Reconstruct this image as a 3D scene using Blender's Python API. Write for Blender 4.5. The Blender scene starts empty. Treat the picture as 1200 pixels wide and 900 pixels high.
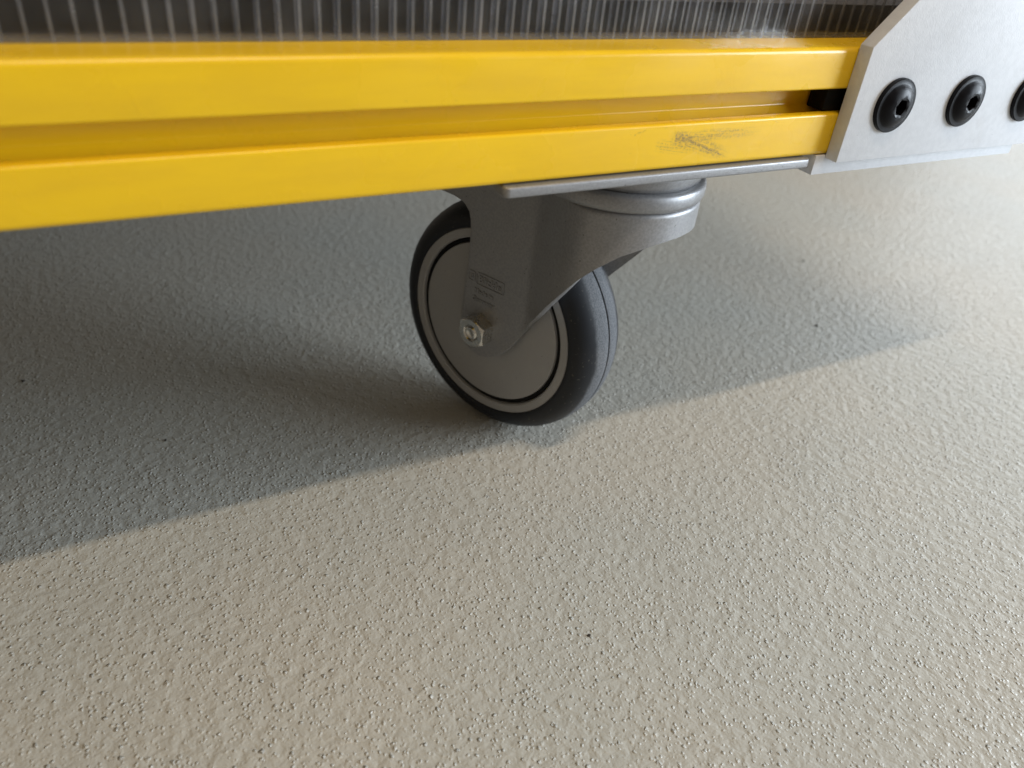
import bpy, bmesh, math, random
from mathutils import Vector, Matrix

random.seed(7)
S = 0.001                                   # everything below is measured in millimetres
scene = bpy.context.scene
COL = scene.collection

# ------------------------------------------------------------------ camera
CAM = Vector((-190.64, -238.45, 277.37))
YAW, PITCH, ROLL, FPX = 0.5419, 0.5956, 0.1101, 918.2
f0 = Vector((math.sin(YAW), math.cos(YAW), 0)); r0 = Vector((math.cos(YAW), -math.sin(YAW), 0)); u0 = Vector((0, 0, 1))
fw = f0 * math.cos(PITCH) - u0 * math.sin(PITCH)
up = u0 * math.cos(PITCH) + f0 * math.sin(PITCH)
rt = r0 * math.cos(ROLL) + up * math.sin(ROLL)
uu = -r0 * math.sin(ROLL) + up * math.cos(ROLL)
cd = bpy.data.cameras.new('camera')
cd.sensor_fit = 'HORIZONTAL'; cd.sensor_width = 36.0; cd.lens = FPX / 1200.0 * 36.0
cd.clip_start = 0.01; cd.clip_end = 60.0
cd.dof.use_dof = True; cd.dof.focus_distance = 0.345; cd.dof.aperture_fstop = 8.5
cam = bpy.data.objects.new('camera', cd); COL.objects.link(cam)
m = Matrix((rt, uu, -fw)).transposed().to_4x4(); m.translation = CAM * S
cam.matrix_world = m
scene.camera = cam

# ------------------------------------------------------------------ light of the hall
world = bpy.data.worlds.new('World'); scene.world = world; world.use_nodes = True
bg = world.node_tree.nodes['Background']
bg.inputs['Color'].default_value = (1.0, 0.85, 0.67, 1); bg.inputs['Strength'].default_value = 0.20

def area(name, loc, target, sx, sy, power, color):
    ld = bpy.data.lights.new(name, 'AREA'); ld.shape = 'RECTANGLE'; ld.size = sx; ld.size_y = sy
    ld.energy = power; ld.color = color
    o = bpy.data.objects.new(name, ld); COL.objects.link(o)
    o.location = loc
    o.rotation_euler = (Vector(target) - Vector(loc)).to_track_quat('-Z', 'Y').to_euler()
    return o
# cool daylight from the right, viewer's side; lamp added close by for falloff
area('added_daylight', (1.5, -0.78, 0.55), (0.05, 0.05, 0.1), 1.1, 0.75, 37, (0.79, 0.895, 1.0))
# a farther window beyond the machine on the right
area('window_light', (3.2, 0.7, 0.85), (0.2, 0.1, 0.0), 2.4, 1.2, 24, (0.84, 0.92, 1.0))
# long ceiling strip lamp running parallel to the machine, above the viewer
strip = area('ceiling_strip_light', (0.12, -0.86, 2.55), (0.12, 0.0, 0.15), 1.1, 0.06, 21.5, (1.0, 0.81, 0.60))

vs = scene.view_settings
vs.view_transform = 'Standard'; vs.look = 'None'; vs.exposure = 0.34; vs.gamma = 1.0; vs.use_curve_mapping = False

# ------------------------------------------------------------------ material helpers
def mat(name, color, rough=0.5, metal=0.0, spec=0.5, coat=0.0):
    mt = bpy.data.materials.new(name); mt.use_nodes = True
    b = mt.node_tree.nodes['Principled BSDF']
    b.inputs['Base Color'].default_value = (*color, 1); b.inputs['Roughness'].default_value = rough
    b.inputs['Metallic'].default_value = metal; b.inputs['Specular IOR Level'].default_value = spec
    b.inputs['Coat Weight'].default_value = coat; b.inputs['Coat Roughness'].default_value = 0.12
    return mt

class N:
    """tiny node-tree writer"""
    def __init__(s, mt): s.t = mt.node_tree; s.b = s.t.nodes['Principled BSDF']
    def new(s, typ, **kw):
        n = s.t.nodes.new(typ)
        for k, v in kw.items():
            if k.startswith('i_'): n.inputs[k[2:].replace('_', ' ')].default_value = v
            else: setattr(n, k, v)
        return n
    def link(s, a, b): s.t.links.new(a, b)
    def coord(s): return s.new('ShaderNodeTexCoord').outputs['Object']
    def mapping(s, vec, scale=(1, 1, 1), rot=(0, 0, 0), loc=(0, 0, 0)):
        n = s.new('ShaderNodeMapping'); n.inputs['Scale'].default_value = scale; n.inputs['Rotation'].default_value = rot
        n.inputs['Location'].default_value = loc; s.link(vec, n.inputs['Vector']); return n.outputs[0]
    def noise(s, vec, scale, detail=2.0, rough=0.5, dist=0.0):
        n = s.new('ShaderNodeTexNoise'); n.inputs['Scale'].default_value = scale; n.inputs['Detail'].default_value = detail
        n.inputs['Roughness'].default_value = rough; n.inputs['Distortion'].default_value = dist
        s.link(vec, n.inputs['Vector']); return n.outputs['Fac']
    def ramp(s, fac, a, b, lo=0.0, hi=1.0):
        n = s.new('ShaderNodeMapRange'); n.interpolation_type = 'SMOOTHSTEP'
        n.inputs['From Min'].default_value = a; n.inputs['From Max'].default_value = b
        n.inputs['To Min'].default_value = lo; n.inputs['To Max'].default_value = hi
        s.link(fac, n.inputs['Value']); return n.outputs['Result']
    def math(s, op, a, b=None, c=None):
        n = s.new('ShaderNodeMath', operation=op)
        for i, v in enumerate((a, b, c)):
            if v is None: continue
            if isinstance(v, (int, float)): n.inputs[i].default_value = v
            else: s.link(v, n.inputs[i])
        return n.outputs[0]
    def mix(s, fac, a, b):
        n = s.new('ShaderNodeMix', data_type='RGBA')
        for k, v in (('Factor', fac), ('A', a), ('B', b)):
            inp = [i for i in n.inputs if i.name == k and i.enabled][0] if k == 'Factor' else n.inputs[6 if k == 'A' else 7]
            if isinstance(v, tuple): inp.default_value = (*v, 1)
            elif isinstance(v, (int, float)): inp.default_value = v
            else: s.link(v, inp)
        return n.outputs[2]
    def bump(s, h, strength, dist):
        n = s.new('ShaderNodeBump'); n.inputs['Strength'].default_value = strength; n.inputs['Distance'].default_value = dist
        s.link(h, n.inputs['Height']); s.link(n.outputs[0], s.b.inputs['Normal'])
    def sep(s, v):
        n = s.new('ShaderNodeSeparateXYZ'); s.link(v, n.inputs[0]); return n.outputs

# floor: beige-grey epoxy with an orange-peel relief and small pits
M_floor = mat('epoxy_floor', (0.42, 0.40, 0.35), 0.42, 0, 0.5)
n = N(M_floor); co = n.coord()
warp = n.noise(co, 60, 2)
big = n.noise(co, 5.0, 3)
tone = n.mix(n.ramp(big, 0.35, 0.65), (0.42, 0.405, 0.358), (0.40, 0.402, 0.368))
grain = n.noise(co, 900, 2)
def pimples(scale, r, seedvec):
    v = n.new('ShaderNodeTexVoronoi'); v.inputs['Scale'].default_value = scale
    wv = n.new('ShaderNodeVectorMath', operation='ADD'); wv.inputs[1].default_value = seedvec
    nd = n.new('ShaderNodeTexNoise'); nd.inputs['Scale'].default_value = scale*1.6; nd.inputs['Detail'].default_value = 2; n.link(co, nd.inputs['Vector'])
    wm = n.new('ShaderNodeVectorMath', operation='MULTIPLY_ADD'); wm.inputs[1].default_value = (0.55/scale,)*3
    n.link(nd.outputs['Color'], wm.inputs[0]); n.link(co, wm.inputs[2])
    n.link(wm.outputs[0], wv.inputs[0]); n.link(wv.outputs[0], v.inputs['Vector'])
    hgt = n.new('ShaderNodeSeparateColor'); n.link(v.outputs['Color'], hgt.inputs[0])
    return n.math('MULTIPLY', n.ramp(v.outputs['Distance'], 0.0, r, 1, 0), n.math('POWER', hgt.outputs[0], 1.6)), v
p1, vor = pimples(310, 0.33, (0, 0, 0))
p2, _v = pimples(470, 0.42, (3.3, 1.7, 0))
peel = n.noise(co, 185, 2, 0.5, 0.3)
h = n.math('ADD', n.math('ADD', n.math('MULTIPLY', p1, 0.72), n.math('MULTIPLY', p2, 0.42)), n.math('ADD', n.math('MULTIPLY', peel, 0.45), n.math('MULTIPLY', grain, 0.07)))
stain = n.math('MULTIPLY', n.ramp(n.noise(co, 11, 5, 0.65, 0.6), 0.50, 0.78), 0.16)
tone = n.mix(stain, tone, (0.27, 0.25, 0.215))
dirt = n.ramp(vor.outputs['Distance'], 0.03, 0.10)
dsel = n.ramp(n.noise(co, 120, 1), 0.58, 0.68)
dm = n.math('MULTIPLY', n.math('MULTIPLY', n.math('SUBTRACT', 1.0, dirt), dsel), 0.14)
n.link(n.mix(dm, tone, (0.06, 0.05, 0.045)), n.b.inputs['Base Color'])
n.link(n.ramp(n.noise(co, 260, 3), 0.3, 0.7, 0.31, 0.44), n.b.inputs['Roughness'])
n.bump(h, 1.0, 0.0019)

# yellow glossy paint with faint dust and a dark scuff on the lower lip
M_yellow = mat('yellow_paint', (0.78, 0.44, 0.012), 0.28, 0, 0.45, 0.1)
n = N(M_yellow); co = n.coord(); X, Y, Z = n.sep(co)
fade = n.ramp(n.noise(n.mapping(co, (3, 20, 20)), 6, 4, 0.6), 0.35, 0.7)
base = n.mix(fade, (0.83, 0.515, 0.009), (0.78, 0.475, 0.011))
dust = n.ramp(n.noise(n.mapping(co, (0.5, 1, 1)), 260, 5, 0.7), 0.62, 0.72)
dust = n.math('MULTIPLY', dust, n.ramp(n.noise(co, 18, 2), 0.52, 0.7))
base = n.mix(n.math('MULTIPLY', dust, 0.6), base, (0.20, 0.115, 0.02))
smudge = n.math('MULTIPLY', n.ramp(n.noise(n.mapping(co, (1, 1, 1.6), (0, 0.6, 0)), 34, 4, 0.65), 0.60, 0.78), n.ramp(n.noise(co, 9, 1), 0.45, 0.62))
base = n.mix(n.math('MULTIPLY', smudge, 0.45), base, (0.36, 0.23, 0.02))
# a V-shaped smear: one long flat rub and one diagonal scratch, broken up into streaks
def smear(ax, az, bx, bz, w, lo, hi):
    L = math.hypot(bx - ax, bz - az); ux, uz = (bx - ax)/L, (bz - az)/L
    dx = n.math('SUBTRACT', X, ax*S); dz = n.math('SUBTRACT', Z, az*S)
    t = n.math('ADD', n.math('MULTIPLY', dx, ux), n.math('MULTIPLY', dz, uz))
    d = n.math('ADD', n.math('MULTIPLY', dx, -uz), n.math('MULTIPLY', dz, ux))
    cv = n.new('ShaderNodeCombineXYZ'); n.link(n.math('MULTIPLY', t, 70.0), cv.inputs[0]); n.link(n.math('MULTIPLY', d, 1500.0), cv.inputs[1])
    streak = n.ramp(n.noise(cv.outputs[0], 1.0, 4, 0.7), lo, hi)
    grit = n.ramp(n.noise(co, 900, 3, 0.7), 0.36, 0.58)
    m_ = n.math('MULTIPLY', n.ramp(n.math('ABSOLUTE', d), 0.2*w*S, w*S, 1, 0), n.math('MULTIPLY', n.ramp(t, -2*S, 3*S), n.ramp(t, (L - 0.4*L)*S, L*S, 1, 0)))
    return n.math('MULTIPLY', m_, n.math('MULTIPLY', streak, grit))
m1 = smear(14, 191.2, 46, 181.4, 4.2, 0.34, 0.60)
m2 = smear(13, 190.8, 62, 191.2, 3.2, 0.36, 0.60)
m3 = smear(17, 190.9, 45, 180.6, 0.5, 0.20, 0.40)
m4 = smear(6, 188.4, 26, 185.6, 3.4, 0.44, 0.60)
scuff = n.math('MINIMUM', n.math('ADD', n.math('ADD', n.math('MULTIPLY', m1, 0.8), n.math('MULTIPLY', m2, 0.65)), n.math('ADD', n.math('MULTIPLY', m3, 0.9), n.math('MULTIPLY', m4, 0.7))), 0.85)
n.link(n.mix(scuff, base, (0.17, 0.115, 0.05)), n.b.inputs['Base Color'])
n.link(n.ramp(n.noise(co, 40, 3), 0.3, 0.7, 0.22, 0.34), n.b.inputs['Roughness'])
n.bump(n.math('ADD', n.noise(co, 420, 2), n.math('MULTIPLY', n.noise(n.mapping(co, (20, 900, 900)), 1.0, 3), 0.25)), 0.09, 0.0004)

# painted / anodised light plate
M_plate = mat('light_plate', (0.66, 0.68, 0.72), 0.5, 0.0, 0.5)
n = N(M_plate); co = n.coord()
sp = n.ramp(n.noise(co, 500, 5, 0.7), 0.66, 0.72)
sp = n.math('MULTIPLY', sp, n.ramp(n.noise(co, 70, 2), 0.5, 0.65))
tn = n.mix(n.ramp(n.noise(co, 300, 3), 0.3, 0.7), (0.70, 0.725, 0.77), (0.655, 0.68, 0.725))
tn = n.mix(n.math('MULTIPLY', n.ramp(n.noise(co, 38, 5, 0.7), 0.52, 0.75), 0.16), tn, (0.42, 0.41, 0.40))
n.link(n.mix(n.math('MULTIPLY', sp, 0.75), tn, (0.16, 0.155, 0.15)), n.b.inputs['Base Color'])
n.link(n.ramp(n.noise(n.mapping(co, (6, 6, 160)), 8, 4, 0.6), 0.3, 0.7, 0.38, 0.56), n.b.inputs['Roughness'])
n.bump(n.noise(co, 1200, 2), 0.15, 0.0004)

# silver-painted pressed steel of the caster
M_steel = mat('silver_steel', (0.30, 0.29, 0.29), 0.42, 0.45, 0.5)
n = N(M_steel); co = n.coord()
sp = n.ramp(n.noise(co, 600, 3), 0.70, 0.74)
tn = n.mix(n.ramp(n.noise(co, 900, 2), 0.3, 0.7), (0.30, 0.302, 0.312), (0.25, 0.252, 0.262))
n.link(n.mix(n.math('MULTIPLY', sp, 0.8), tn, (0.06, 0.055, 0.05)), n.b.inputs['Base Color'])
n.link(n.ramp(n.noise(co, 45, 3), 0.3, 0.7, 0.36, 0.50), n.b.inputs['Roughness'])
n.bump(n.noise(co, 1500, 1), 0.08, 0.0003)

M_zinc = mat('zinc_nut', (0.62, 0.61, 0.58), 0.22, 1.0)
M_rim = mat('grey_plastic', (0.255, 0.255, 0.258), 0.45)
M_black = mat('black_oxide', (0.004, 0.004, 0.006), 0.3, 0.0, 0.14)
M_seal = mat('black_rubber_seal', (0.005, 0.005, 0.005), 0.6, 0, 0.12)
M_edge = mat('black_edge', (0.02, 0.02, 0.023), 0.35)
M_board = mat('grey_board', (0.22, 0.20, 0.18), 0.5)
M_speck = mat('dirt', (0.03, 0.026, 0.02), 0.9)
n = N(M_rim); co = n.coord()
dst = n.math('MULTIPLY', n.ramp(n.noise(co, 55, 5, 0.7), 0.48, 0.75), 0.35)
n.link(n.mix(n.math('MULTIPLY', n.ramp(n.noise(co, 800, 2), 0.70, 0.75), 0.7), n.mix(dst, (0.30, 0.30, 0.302), (0.38, 0.37, 0.35)), (0.08, 0.075, 0.07)), n.b.inputs['Base Color'])
for mm_, sc_, a_, b_ in ((M_rim, 700, 0.40, 0.52), (M_zinc, 300, 0.16, 0.32), (M_black, 400, 0.30, 0.46), (M_board, 200, 0.4, 0.6), (M_edge, 80, 0.28, 0.45), (M_seal, 100, .5, .7), (M_speck, 500, .8, 1)):
    n = N(mm_); co = n.coord(); n.link(n.ramp(n.noise(co, sc_, 3), 0.3, 0.7, a_, b_), n.b.inputs['Roughness'])

# tyre: dark blue-grey rubber, worn pale along the crown (object axis = wheel axle is local Y)
M_tyre = mat('grey_rubber', (0.05, 0.055, 0.062), 0.5, 0, 0.22)
n = N(M_tyre); co = n.coord(); X, Y, Z = n.sep(co)
wob = n.math('MULTIPLY', n.math('SUBTRACT', n.noise(co, 90, 3), 0.5), 0.004)
crown = n.ramp(n.math('ADD', n.math('ABSOLUTE', Y), wob), 0.0075, 0.0105, 1, 0)
worn = n.mix(n.ramp(n.noise(co, 1100, 3, 0.7), 0.35, 0.7), (0.15, 0.155, 0.165), (0.075, 0.08, 0.087))
speck = n.ramp(n.noise(co, 520, 2), 0.70, 0.74)
worn = n.mix(n.math('MULTIPLY', speck, 0.8), worn, (0.03, 0.03, 0.03))
side = n.mix(n.ramp(n.noise(co, 650, 3), 0.66, 0.72), (0.017, 0.019, 0.023), (0.08, 0.075, 0.065))
n.link(n.mix(crown, side, worn), n.b.inputs['Base Color'])
n.link(n.ramp(crown, 0, 1, 0.45, 0.75), n.b.inputs['Roughness'])
n.bump(n.math('MULTIPLY', n.noise(co, 1300, 2), crown), 0.4, 0.0005)

def clear_plastic(name, clear, haze_col, lo, hi, foot=0.0):
    """thin clear plastic: light goes straight through, with a Fresnel gloss and a diffuse haze"""
    mt = mat(name, haze_col, 0.35); n = N(mt); co = n.coord()
    tr = n.new('ShaderNodeBsdfTransparent'); tr.inputs[0].default_value = (*clear, 1)
    gl = n.new('ShaderNodeBsdfGlossy'); gl.inputs['Roughness'].default_value = 0.05
    lw = n.new('ShaderNodeFresnel'); lw.inputs[0].default_value = 1.2
    haze = n.ramp(n.noise(co, 60, 4), 0.35, 0.75, lo, hi)
    if foot:      # see-through glow painted as a pale haze along the foot of the sheet
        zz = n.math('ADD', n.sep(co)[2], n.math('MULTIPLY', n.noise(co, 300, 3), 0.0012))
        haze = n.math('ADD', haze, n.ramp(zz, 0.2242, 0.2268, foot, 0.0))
    m1 = n.new('ShaderNodeMixShader'); n.link(haze, m1.inputs[0]); n.link(tr.outputs[0], m1.inputs[1]); n.link(n.b.outputs[0], m1.inputs[2])
    m2 = n.new('ShaderNodeMixShader'); n.link(lw.outputs[0], m2.inputs[0]); n.link(m1.outputs[0], m2.inputs[1]); n.link(gl.outputs[0], m2.inputs[2])
    out = [q for q in n.t.nodes if q.type == 'OUTPUT_MATERIAL'][0]; n.link(m2.outputs[0], out.inputs[0])
    return mt
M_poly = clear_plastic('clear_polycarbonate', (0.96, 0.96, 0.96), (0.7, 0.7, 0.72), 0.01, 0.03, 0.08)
M_rib = clear_plastic('clear_polycarbonate_rib', (0.9, 0.9, 0.92), (0.8, 0.81, 0.85), 0.05, 0.16)
M_joint = clear_plastic('clear_polycarbonate_joint', (0.9, 0.9, 0.92), (0.8, 0.82, 0.86), 0.16, 0.36)

# ------------------------------------------------------------------ mesh helpers
def finish(name, bm, material, parent=None, smooth=32, loc=(0, 0, 0), normals=True):
    if normals: bmesh.ops.recalc_face_normals(bm, faces=bm.faces)
    for v in bm.verts: v.co = (v.co - Vector(loc)) * S
    me = bpy.data.meshes.new(name); bm.to_mesh(me); bm.free()
    if smooth:
        for p in me.polygons: p.use_smooth = True
        me.set_sharp_from_angle(angle=math.radians(smooth))
    me.materials.append(material)
    o = bpy.data.objects.new(name, me); COL.objects.link(o)
    o.location = Vector(loc) * S
    if parent is not None: o.parent = parent
    return o

def box(bm, x0, x1, y0, y1, z0, z1):
    vs_ = [bm.verts.new(c) for c in ((x0,y0,z0),(x1,y0,z0),(x1,y1,z0),(x0,y1,z0),(x0,y0,z1),(x1,y0,z1),(x1,y1,z1),(x0,y1,z1))]
    for f in ((0,3,2,1),(4,5,6,7),(0,1,5,4),(1,2,6,5),(2,3,7,6),(3,0,4,7)): bm.faces.new([vs_[i] for i in f])

def bevel_all(bm, w, seg=2, ang=20):
    bm.edges.ensure_lookup_table(); bmesh.ops.recalc_face_normals(bm, faces=bm.faces)
    ed = [e for e in bm.edges if len(e.link_faces) == 2 and e.calc_face_angle(0) > math.radians(ang)]
    bmesh.ops.bevel(bm, geom=ed, offset=w, segments=seg, profile=0.5, affect='EDGES')

def round_poly(pts):
    """2-D polygon, each corner (x, y, radius) -> list of rounded points"""
    out = []; k = len(pts)
    for i, (x, y, r) in enumerate(pts):
        if r <= 0: out.append((x, y)); continue
        P = Vector((x, y)); A = Vector(pts[i-1][:2]) - P; B = Vector(pts[(i+1) % k][:2]) - P
        A.normalize(); B.normalize(); ang = A.angle(B); d = r / math.tan(ang / 2)
        c = P + (A + B).normalized() * (r / math.sin(ang / 2))
        a0 = P + A * d - c; b0 = P + B * d - c
        t0 = math.atan2(a0.y, a0.x); t1 = math.atan2(b0.y, b0.x); dt = (t1 - t0 + math.pi) % (2*math.pi) - math.pi
        sg = 6
        for j in range(sg + 1):
            t = t0 + dt * j / sg; out.append((c.x + r*math.cos(t), c.y + r*math.sin(t)))
    return out

def extrude_poly(bm, pts, fn, a, b):
    """prism between levels a and b; fn(p, level) -> xyz"""
    A = [bm.verts.new(fn(p, a)) for p in pts]; B = [bm.verts.new(fn(p, b)) for p in pts]
    k = len(pts)
    for i in range(k): bm.faces.new((A[i], A[(i+1) % k], B[(i+1) % k], B[i]))
    bm.faces.new(A[::-1]); bm.faces.new(B)

def lathe(bm, prof, center, axis, ref, seg=96, closed=False):
    """prof: list of (radius, height along axis)"""
    axis = Vector(axis); ref = Vector(ref); third = axis.cross(ref); c = Vector(center)
    rings = []
    for r, h in prof:
        if r < 1e-6: rings.append([bm.verts.new(c + axis*h)]); continue
        rings.append([bm.verts.new(c + axis*h + (ref*math.cos(2*math.pi*i/seg) + third*math.sin(2*math.pi*i/seg))*r) for i in range(seg)])
    pairs = list(zip(rings[:-1], rings[1:])) + ([(rings[-1], rings[0])] if closed else [])
    for A, B in pairs:
        for i in range(seg):
            j = (i+1) % seg
            if len(A) == 1 and len(B) == 1: continue
            if len(A) == 1: bm.faces.new((A[0], B[i], B[j]))
            elif len(B) == 1: bm.faces.new((A[i], A[j], B[0]))
            else: bm.faces.new((A[i], A[j], B[j], B[i]))

def empty(name, loc, label, cat, group=None):
    o = bpy.data.objects.new(name, None); COL.objects.link(o); o.location = Vector(loc) * S
    o.empty_display_size = 0.02
    o['label'] = label; o['category'] = cat
    if group: o['group'] = group
    bpy.context.view_layer.update()
    return o

def adopt(child, parent):
    bpy.context.view_layer.update()
    child.parent = parent; child.matrix_parent_inverse = parent.matrix_world.inverted()

# ------------------------------------------------------------------ floor
bm = bmesh.new()
L = 6000
vsf = [bm.verts.new(c) for c in ((-L, -L, 0), (L, -L, 0), (L, L, 0), (-L, L, 0))]; bm.faces.new(vsf)
floor = finish('floor', bm, M_floor, smooth=0); floor['kind'] = 'structure'

# ------------------------------------------------------------------ machine frame
ZB = 178.1; HB = 45.0; ZT = ZB + HB
XL, XR = -620.0, 345.0
frame = empty('machine_frame', (0, 22, ZB), 'yellow slotted machine frame with clear ribbed panel and white corner plate', 'machine frame')

def profile():
    """slotted square profile, (y, z) outline with a slot in front"""
    r = 2.2; q = 1.1
    a, b = 18.2, 28.4          # front slot
    return round_poly([
        (0, 0, r), (45, 0, r), (45, 45, r),
        (0, 45, r), (0, b, q), (4.8, b, .5), (4.8, b+5, .6), (9, b+5, .6), (13.5, b-1, 1), (13.5, a+1, 1), (9, a-5, .6), (4.8, a-5, .6), (4.8, a, .5), (0, a, q)])
bm = bmesh.new()
extrude_poly(bm, profile(), lambda p, l: (l, p[0], ZB + p[1]), XL, XR)
o = finish('beam', bm, M_yellow, smooth=40); adopt(o, frame); o['label'] = 'glossy yellow slotted beam with scuff marks'

# black block filling the slot next to the corner plate
bm = bmesh.new(); box(bm, 95, 122, 3.2, 12.6, ZB + 18.4, ZB + 28.2); bevel_all(bm, 0.6)
o = finish('slot_block', bm, M_seal); adopt(o, frame)

# corner plate (vertical, in front of the beam) and the flat plate under the beam
PX, PZ = 102.0, ZB - 1.4
bm = bmesh.new()
poly = [(PX, PZ), (352, PZ), (352, ZB + 170), (PX + 125, ZB + 170), (PX + 123, ZB + 169.4), (PX, ZB + 46.4)]
extrude_poly(bm, poly, lambda p, l: (p[0], l, p[1]), -6.9, -0.15)
bevel_all(bm, 0.35, 2)
plate = finish('corner_plate', bm, M_plate); adopt(plate, frame); plate['label'] = 'white metal corner plate with chamfered edge'
bm = bmesh.new(); box(bm, 96.5, 242, -0.1, 44, ZB - 8.9, ZB - 0.1); bevel_all(bm, 0.3, 2)
o = finish('foot_plate', bm, M_plate); adopt(o, frame)

# flanged button-head screws
def screw(name):
    bm = bmesh.new()
    prof = [(11.6, 0.05), (11.6, 1.5), (11.2, 1.9), (9.6, 1.9), (9.2, 2.1), (8.3, 3.0), (7.0, 3.9), (5.6, 4.5), (4.3, 4.8)]
    seg = 48
    lathe(bm, prof, (0, 0, 0), (0, -1, 0), (1, 0, 0), seg)
    # hexagonal socket with a rounded lead-in
    bm.verts.ensure_lookup_table(); last = bm.verts[-seg:]
    def hexr(t, R): 
        k = math.radians(60); a = (t % k) - k/2; return R * math.cos(k/2) / math.cos(a)
    rows = [last]
    for hh, RR in ((4.5, 3.65), (4.3, 3.5), (0.9, 3.5)):
        row = []
        for i in range(seg):
            t = 2*math.pi*i/seg; r = hexr(t, RR)
            a = Vector((1, 0, 0)); th = Vector((0, -1, 0)).cross(a)
            row.append(bm.verts.new(Vector((0, -1, 0))*hh + (a*math.cos(t) + th*math.sin(t))*r))
        rows.append(row)
    for A, B in zip(rows[:-1], rows[1:]):
        for i in range(seg): bm.faces.new((A[i], A[(i+1) % seg], B[(i+1) % seg], B[i]))
    c = bm.verts.new((0, -0.4, 0))
    for i in range(seg): bm.faces.new((rows[-1][i], rows[-1][(i+1) % seg], c))
    return finish(name, bm, M_black, smooth=28)
scr = None
for k, (x, tw) in enumerate(((126.4, 8), (175.2, 35), (224.0, -12))):
    if scr is None: scr = screw('screw'); o = scr
    else: o = scr.copy(); COL.objects.link(o)
    o.location = Vector((x, -6.9, ZB + 22.6)) * S; o.rotation_euler = (0, math.radians(tw), 0)
    adopt(o, plate)

# clear twin-wall ribbed sheet standing on the beam
bm = bmesh.new()
PY0, PY1 = 18.0, 24.0; pz0, pz1 = ZT + 0.1, ZT + 150; x1p = 226
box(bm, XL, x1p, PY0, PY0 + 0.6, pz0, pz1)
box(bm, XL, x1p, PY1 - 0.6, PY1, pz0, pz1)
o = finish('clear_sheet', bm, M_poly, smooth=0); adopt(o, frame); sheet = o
bm = bmesh.new(); bf = bmesh.new()
x = -203.9 - 6.1 * 60
while x < x1p - 2:
    box(bm, x - 0.2, x + 0.2, PY0 + 1.02, PY1 - 1.02, pz0, pz1)
    for y0_, y1_ in ((PY0 + 0.63, PY0 + 1.0), (PY1 - 1.0, PY1 - 0.63)):     # thickened joints with the two skins
        box(bf, x - 0.48, x + 0.48, y0_, y1_, pz0, pz1)
    x += 6.1
o = finish('ribs', bm, M_rib, smooth=0); adopt(o, sheet); o['kind'] = 'stuff'
o = finish('rib_joints', bf, M_joint, smooth=0); adopt(o, sheet); o['kind'] = 'stuff'

# base board of the machine resting on the beam, black edge towards the viewer
bm = bmesh.new(); box(bm, XL, XR, 30.2, 900, ZT + 0.2, ZT + 11.2)
o = finish('base_board', bm, M_board, smooth=0); adopt(o, frame)
bm = bmesh.new(); box(bm, XL, XR, 28.8, 30.15, ZT + 0.2, ZT + 11.4)
e_ = finish('edge_band', bm, M_edge, smooth=0); e_.parent = o

# ------------------------------------------------------------------ caster
PSI = -1.1554
E = Vector((math.cos(PSI), math.sin(PSI), 0)); Nn = Vector((math.sin(PSI), -math.cos(PSI), 0)); Zv = Vector((0, 0, 1))
C = Vector((0.38, 91.34, 65.96))
UC = 54.0
PIV = C + E * UC; PIV.z = 0
caster = empty('swivel_caster', (C.x, C.y, 0), 'grey swivel caster with rubber tyre bolted under yellow beam', 'caster')
def W(u, w, v): return C + E*u + Nn*w + Zv*v

# mounting plate
bm = bmesh.new()
pp = round_poly([(-60, -2.2, 2.5), (91, -2.2, 1.5), (91, 86, 6), (-60, 86, 6)])
extrude_poly(bm, pp, lambda p, l: (p[0], p[1], l), ZB - 4.5, ZB - 0.4)
bevel_all(bm, 0.9, 3, 40)
o = finish('mounting_plate', bm, M_steel, smooth=40); adopt(o, caster)
# swivel bearing rings
zp = ZB - 4.5
bm = bmesh.new()
lathe(bm, [(0, zp - .05), (37.2, zp - .05), (37.4, zp - 1.5), (37.2, zp - 5), (36.4, zp - 7.6), (35.2, zp - 8.8), (0, zp - 8.8)], (PIV.x, PIV.y, 0), Zv, Vector((1, 0, 0)))
o = finish('bearing_cup', bm, M_steel, smooth=50); adopt(o, caster)
bm = bmesh.new()
z = zp - 8.4
lathe(bm, [(0, z), (37.2, z), (38.3, z - .4), (39.0, z - 1.6), (39.3, z - 3.6), (39.2, z - 5.8), (38.6, z - 7.4), (37.2, z - 8.4), (0, z - 8.4)], (PIV.x, PIV.y, 0), Zv, Vector((1, 0, 0)))
o = finish('bearing_ring', bm, M_steel, smooth=50); adopt(o, caster)
z -= 8.2

# fork: pressed shell, plan path mirrored about the wheel plane
W0, RH = 23.5, 38.2
def bez(a, b, c, d, k):
    return [a*(1-t)**3 + b*3*t*(1-t)**2 + c*3*t*t*(1-t) + d*t**3 for t in [i/(k-1) for i in range(k)]]
a0 = Vector((28.0, W0)); an = math.radians(72); d0 = Vector((UC + RH*math.cos(an), RH*math.sin(an)))
path = [Vector((-34 + 60*i/30, W0)) for i in range(31)]
cr = bez(Vector((26.0, W0)), Vector((28.2, W0)), Vector((29.2, W0 + .25)), Vector((31.0, W0 + .95)), 8)
path += cr[1:]
path += bez(Vector((31.0, W0 + .95)), Vector((39.0, W0 + 4.1)), d0 - 11*Vector((math.sin(an), -math.cos(an))), d0, 24)[1:]
path += [Vector((UC + RH*math.cos(t), RH*math.sin(t))) for t in [an*(1 - i/24) for i in range(1, 25)]]
cum = [0.0]
for A, B in zip(path[:-1], path[1:]): cum.append(cum[-1] + (B - A).length)
STOT = cum[-1]
def at(s):
    s = max(0, min(STOT, s))
    for i in range(len(cum) - 1):
        if s <= cum[i+1] + 1e-9:
            t = (s - cum[i]) / (cum[i+1] - cum[i]); return path[i].lerp(path[i+1], t)
    return path[-1]
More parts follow.
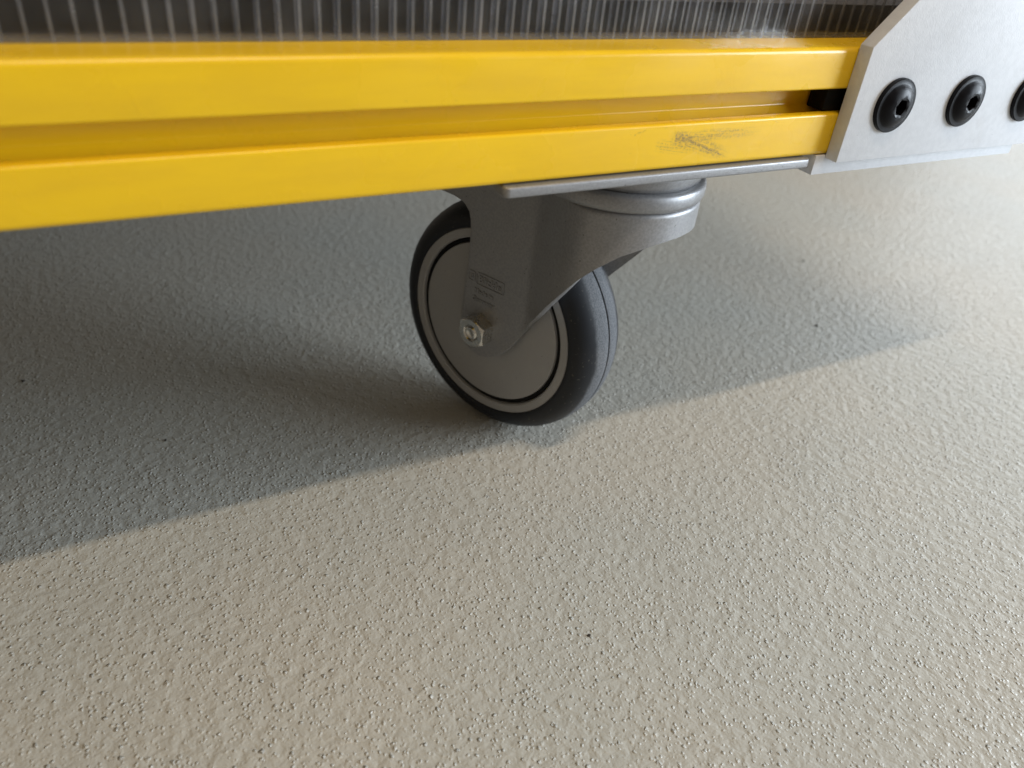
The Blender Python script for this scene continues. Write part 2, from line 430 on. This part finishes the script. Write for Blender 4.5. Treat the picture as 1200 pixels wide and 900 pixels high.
def s_of_u(u):
    for i in range(len(path) - 1):
        if path[i].x <= u <= path[i+1].x: return cum[i] + (cum[i+1] - cum[i]) * (u - path[i].x) / (path[i+1].x - path[i].x)
    return STOT
VT = z - C.z                        # top of the fork shell
left = [(-17.4, -0.5), (-16.6, -5.5), (-14.6, -9.9), (-11, -12.6), (-6.4, -13.7), (0, -14.0), (6.7, -13.9), (33, -11.8), (46, -11.1), (53, -11.2), (58, -11.8), (61.5, -13.0), (64.2, -15.6), (65.8, -19), (66.6, -24), (66.8, -33.5), (VT, -33.5)]
right = [(-17.4, 0.5), (-16.2, 5.4), (-13.0, 11.3), (-9, 16), (-3.3, 20.8), (5, 25.6), (16.6, 31.9), (33.7, 44.4), (47.1, 55.1), (57.7, 63.5), (64.8, 70.2), (71.6, 77.8), (75.4, 84.2), (77.2, 87.6), (78.2, 90.0), (78.8, 92.2), (VT, 92.2)]
def interp(tab, v):
    for (v0, x0_), (v1, x1_) in zip(tab[:-1], tab[1:]):
        if v0 <= v <= v1: return x0_ + (x1_ - x0_) * (v - v0) / (v1 - v0 + 1e-9)
    return tab[-1][1]
UF = 26.0; VW = VT - 2.2; V26 = None
for (v0, x0_), (v1, x1_) in zip(right[:-1], right[1:]):
    if x0_ <= UF <= x1_: V26 = v0 + (v1 - v0) * (UF - x0_) / (x1_ - x0_)
def low_of_u(u):
    for (v0, x0_), (v1, x1_) in zip(right[:-1], right[1:]):
        if x0_ <= u <= x1_ and x1_ > x0_: return v0 + (v1 - v0) * (u - x0_) / (x1_ - x0_)
    return right[-2][0]
low_rows = sorted(set([r[0] for r in left if r[0] < V26] + [r[0] for r in right if r[0] < V26] + [V26]))
high_rows = sorted(set([r[0] for r in left if V26 < r[0] < VW - .3] + [V26 + 3.0*i for i in range(1, 40) if V26 + 3.0*i < VW - 1] + [V26, VW]))
NA = 24
def strip_faces(rows):
    for A, B in zip(rows[:-1], rows[1:]):
        for j in range(len(A) - 1):
            try: bm.faces.new((A[j], A[j+1], B[j+1], B[j]))
            except ValueError: pass
bm = bmesh.new()
s26 = s_of_u(UF); NB = 80
bs = [s26 + (STOT - s26) * j / NB for j in range(NB + 1)]
sl0 = s_of_u(-33.5)
def half(sign):
    # flat leg
    rows = []
    for v in low_rows + high_rows[1:]:
        ul = interp(left, v); ur = min(interp(right, v), UF)
        rows.append([bm.verts.new(W(ul + (ur - ul)*j/NA, W0*sign, v)) for j in range(NA + 1)])
    strip_faces(rows)
    # flared side and round head
    cols = []
    for q in bs:
        p_ = at(q); L_ = low_of_u(p_.x)
        cols.append([bm.verts.new(W(p_.x, p_.y*sign, L_ + (VW - L_)*(v - V26)/(VW - V26))) for v in high_rows])
    strip_faces(cols)
    # rounded shoulder and closed top
    plan = [Vector((-33.5 + (UF + 33.5)*j/NA, W0)) for j in range(NA)] + [at(q) for q in bs]
    rows = [[bm.verts.new(W(p_.x, p_.y*sign, VW)) for p_ in plan]]
    for k in range(1, 6):
        t = math.radians(90*k/5); row = []
        for p_ in plan:
            c2 = Vector((min(UC, p_.x), 0)); d = p_ - c2
            q_ = c2 + d.normalized() * (d.length - 2.2*(1 - math.cos(t)))
            row.append(bm.verts.new(W(q_.x, q_.y*sign, VW + 2.2*math.sin(t))))
        rows.append(row)
    rows.append([bm.verts.new(W(min(UC, p_.x), 0, VT)) for p_ in plan])
    strip_faces(rows)
half(1); half(-1)
bmesh.ops.remove_doubles(bm, verts=bm.verts, dist=0.02)
bmesh.ops.dissolve_degenerate(bm, edges=bm.edges, dist=0.01)
fork = finish('fork', bm, M_steel, smooth=50); adopt(fork, caster)
sm = fork.modifiers.new('thickness', 'SOLIDIFY'); sm.thickness = 0.0032; sm.offset = -1.0
bv = fork.modifiers.new('edge', 'BEVEL'); bv.width = 0.0009; bv.segments = 2; bv.limit_method = 'ANGLE'; bv.angle_limit = math.radians(55)

# embossed maker's mark on the fork leg
def emboss(text, u, v, size, depth=0.35, sx=1.0):
    cu = bpy.data.curves.new('lettering', 'FONT'); cu.body = text; cu.size = size; cu.extrude = depth; cu.align_x = 'CENTER'; cu.align_y = 'CENTER'; cu.bevel_depth = 0.12; cu.resolution_u = 3
    t = bpy.data.objects.new('lettering_tmp', cu); COL.objects.link(t)
    bpy.context.view_layer.update()
    me = bpy.data.meshes.new_from_object(t.evaluated_get(bpy.context.evaluated_depsgraph_get()))
    bpy.data.objects.remove(t); bpy.data.curves.remove(cu)
    bm = bmesh.new(); bm.from_mesh(me); bpy.data.meshes.remove(me)
    for q in bm.verts: q.co = W(u + q.co.x*sx, W0 + 0.05 + q.co.z, v + q.co.y)
    o = finish('lettering', bm, M_steel, smooth=30, normals=False); adopt(o, fork); return o
emboss('Blickle', 4.0, 27.8, 5.6, sx=1.02)
emboss('Made in', 0.4, 20.6, 4.0)
emboss('Germany', 0.4, 15.8, 4.0)
# rounded frame and square emblem of the mark
bm = bmesh.new()
def frame2d(u0, u1, v0, v1, r, t):
    A = round_poly([(u0, v0, r), (u1, v0, r), (u1, v1, r), (u0, v1, r)]); B = round_poly([(u0+t, v0+t, r*.7), (u1-t, v0+t, r*.7), (u1-t, v1-t, r*.7), (u0+t, v1-t, r*.7)])
    k = len(A); lay = []
    for pts, w in ((A, 0.0), (A, 0.4), (B, 0.4), (B, 0.0)): lay.append([bm.verts.new(W(p[0], W0 + w, p[1])) for p in pts])
    for P, Q in zip(lay[:-1], lay[1:]):
        for i in range(k): bm.faces.new((P[i], P[(i+1) % k], Q[(i+1) % k], Q[i]))
frame2d(-10.4, -5.8, 25.0, 30.8, .8, .6)
frame2d(-9.2, -7.2, 26.6, 29.2, .4, .5)
o = finish('emblem', bm, M_steel, smooth=30); adopt(o, fork)
bm = bmesh.new(); frame2d(-5.2, 13.4, 24.4, 31.4, 1.0, .45)
o = finish('emblem_border', bm, M_steel, smooth=30); adopt(o, fork)

# axle nut with bolt end
def hexnut(w0, w1, R, rot):
    bm = bmesh.new(); k = 6; seg = 48
    def hexr(t, R): 
        kk = math.radians(60); a = ((t - rot) % kk) - kk/2; return R*math.cos(kk/2)/math.cos(a)
    def ring(w, fn):
        return [bm.verts.new(W(fn(2*math.pi*i/seg)*math.cos(2*math.pi*i/seg), w, fn(2*math.pi*i/seg)*math.sin(2*math.pi*i/seg))) for i in range(seg)]
    sgn = 1 if w1 > w0 else -1
    rf = R*math.cos(math.radians(30))*1.0
    def side_top(t):  # chamfer line scallops
        return hexr(t, R)
    rows = [ring(w0, side_top)]
    rows.append([bm.verts.new(W(hexr(2*math.pi*i/seg, R)*math.cos(2*math.pi*i/seg), w1 - sgn*(0.35 + (hexr(2*math.pi*i/seg, R) - rf)*0.75), hexr(2*math.pi*i/seg, R)*math.sin(2*math.pi*i/seg))) for i in range(seg)])
    rows.append(ring(w1, lambda t: rf*0.95)); rows.append(ring(w1, lambda t: 4.75)); rows.append(ring(w1 - sgn*0.9, lambda t: 4.05)); rows.append(ring(w1 - sgn*0.9, lambda t: 3.95))
    for A, B in zip(rows[:-1], rows[1:]):
        for i in range(seg): bm.faces.new((A[i], A[(i+1) % seg], B[(i+1) % seg], B[i]))
    return bm
bm = hexnut(W0 + 0.05, W0 + 8.4, 9.3, math.radians(30)); o = finish('axle_nut', bm, M_zinc, smooth=25); adopt(o, fork)
bm = hexnut(-W0 - 0.05, -W0 - 7.4, 8.6, math.radians(20)); o = finish('axle_nut', bm, M_zinc, smooth=25); adopt(o, fork)
bm = bmesh.new()
lathe(bm, [(0, W0 + 8.1), (1.4, W0 + 8.15), (2.4, W0 + 8.7), (3.1, W0 + 8.6), (3.9, W0 + 7.8), (3.9, -W0 - 7.5), (3.2, -W0 - 8.4), (0, -W0 - 8.4)], C, Nn, E, 32)
o = finish('axle_bolt', bm, M_zinc, smooth=35); adopt(o, fork)
# wheel: tyre, rim rings and hub discs; local axes so that the axle is local Y
wheel = bpy.data.objects.new('wheel', None)
def lathe_local(name, prof, material, parent, seg=128, smooth=35, closed=True):
    bm = bmesh.new(); lathe(bm, prof, (0, 0, 0), (0, -1, 0), (1, 0, 0), seg, closed)
    o = finish(name, bm, material, smooth=smooth); o.location = C * S; o.rotation_euler = (0, 0, PSI); adopt(o, parent); return o
half_t = [(53.0, 18.05), (54.2, 18.5), (56.0, 18.35), (58.6, 17.5), (60.9, 15.8), (62.8, 13.4), (64.2, 10.6), (65.1, 7.6), (65.7, 4.4), (65.95, 1.1), (65.8, 0.6), (64.4, 0.42)]
prof = half_t + [(r, -w) for r, w in half_t[::-1]] + [(51, -15), (51, 15)]
bpy.context.view_layer.update()
# the hub disc is the wheel's own mesh, tyre and rings are its sub-parts
hd = [(5.5, 18.4), (9.0, 18.4), (10.5, 17.2), (43.6, 17.2), (44.6, 16.8), (44.9, 15.8), (44.9, 12.8), (47.4, 12.8), (47.4, 16.2), (47.7, 17.2), (48.4, 17.7), (52.2, 17.7), (52.9, 17.1), (52.9, 15)]
hub = lathe_local('wheel', hd + [(r, -w) for r, w in hd[::-1]], M_rim, caster, smooth=30)
lathe_local('tyre', prof, M_tyre, hub, 160)
for sg in (1, -1):
    pr = [(44.95, sg*13.0), (44.95, sg*15.6), (45.6, sg*16.2), (46.7, sg*16.2), (47.35, sg*15.6), (47.35, sg*13.0)]
    lathe_local('seal_ring', pr, M_seal, hub, 96)
bpy.data.objects.remove(wheel)

# ------------------------------------------------------------------ crumbs of dirt on the floor
def crumb(x, y, r, label):
    bm = bmesh.new(); bmesh.ops.create_icosphere(bm, subdivisions=2, radius=r)
    for v in bm.verts:
        v.co *= 1 + random.uniform(-.28, .28); v.co.x *= 1.5; v.co.z = v.co.z*0.6 + r*0.5
    o = finish('dirt_crumb', bm, M_speck, smooth=60); o.scale = (0.65,)*3
    o.location = (x*S, y*S, 0); o.rotation_euler = (0, 0, random.uniform(0, 6)); o['label'] = label; o['category'] = 'dirt'; o['group'] = 'crumbs of dirt on the floor'

crumb(-246.4, 211.6, 1.3, 'dark crumb of dirt on shaded floor at far left under beam')
crumb(277.8, 101.8, 1.4, 'dark round speck on the bare floor right of the wheel, nearer one')
crumb(356.5, 195.1, 1.2, 'dark speck on floor behind the other one, below corner plate')
crumb(-37.3, -71.1, 1.0, 'small brown crumb of dirt on lit floor in front of wheel')
crumb(-181.2, 128.7, 0.9, 'small dark crumb on shaded floor left of the wheel')
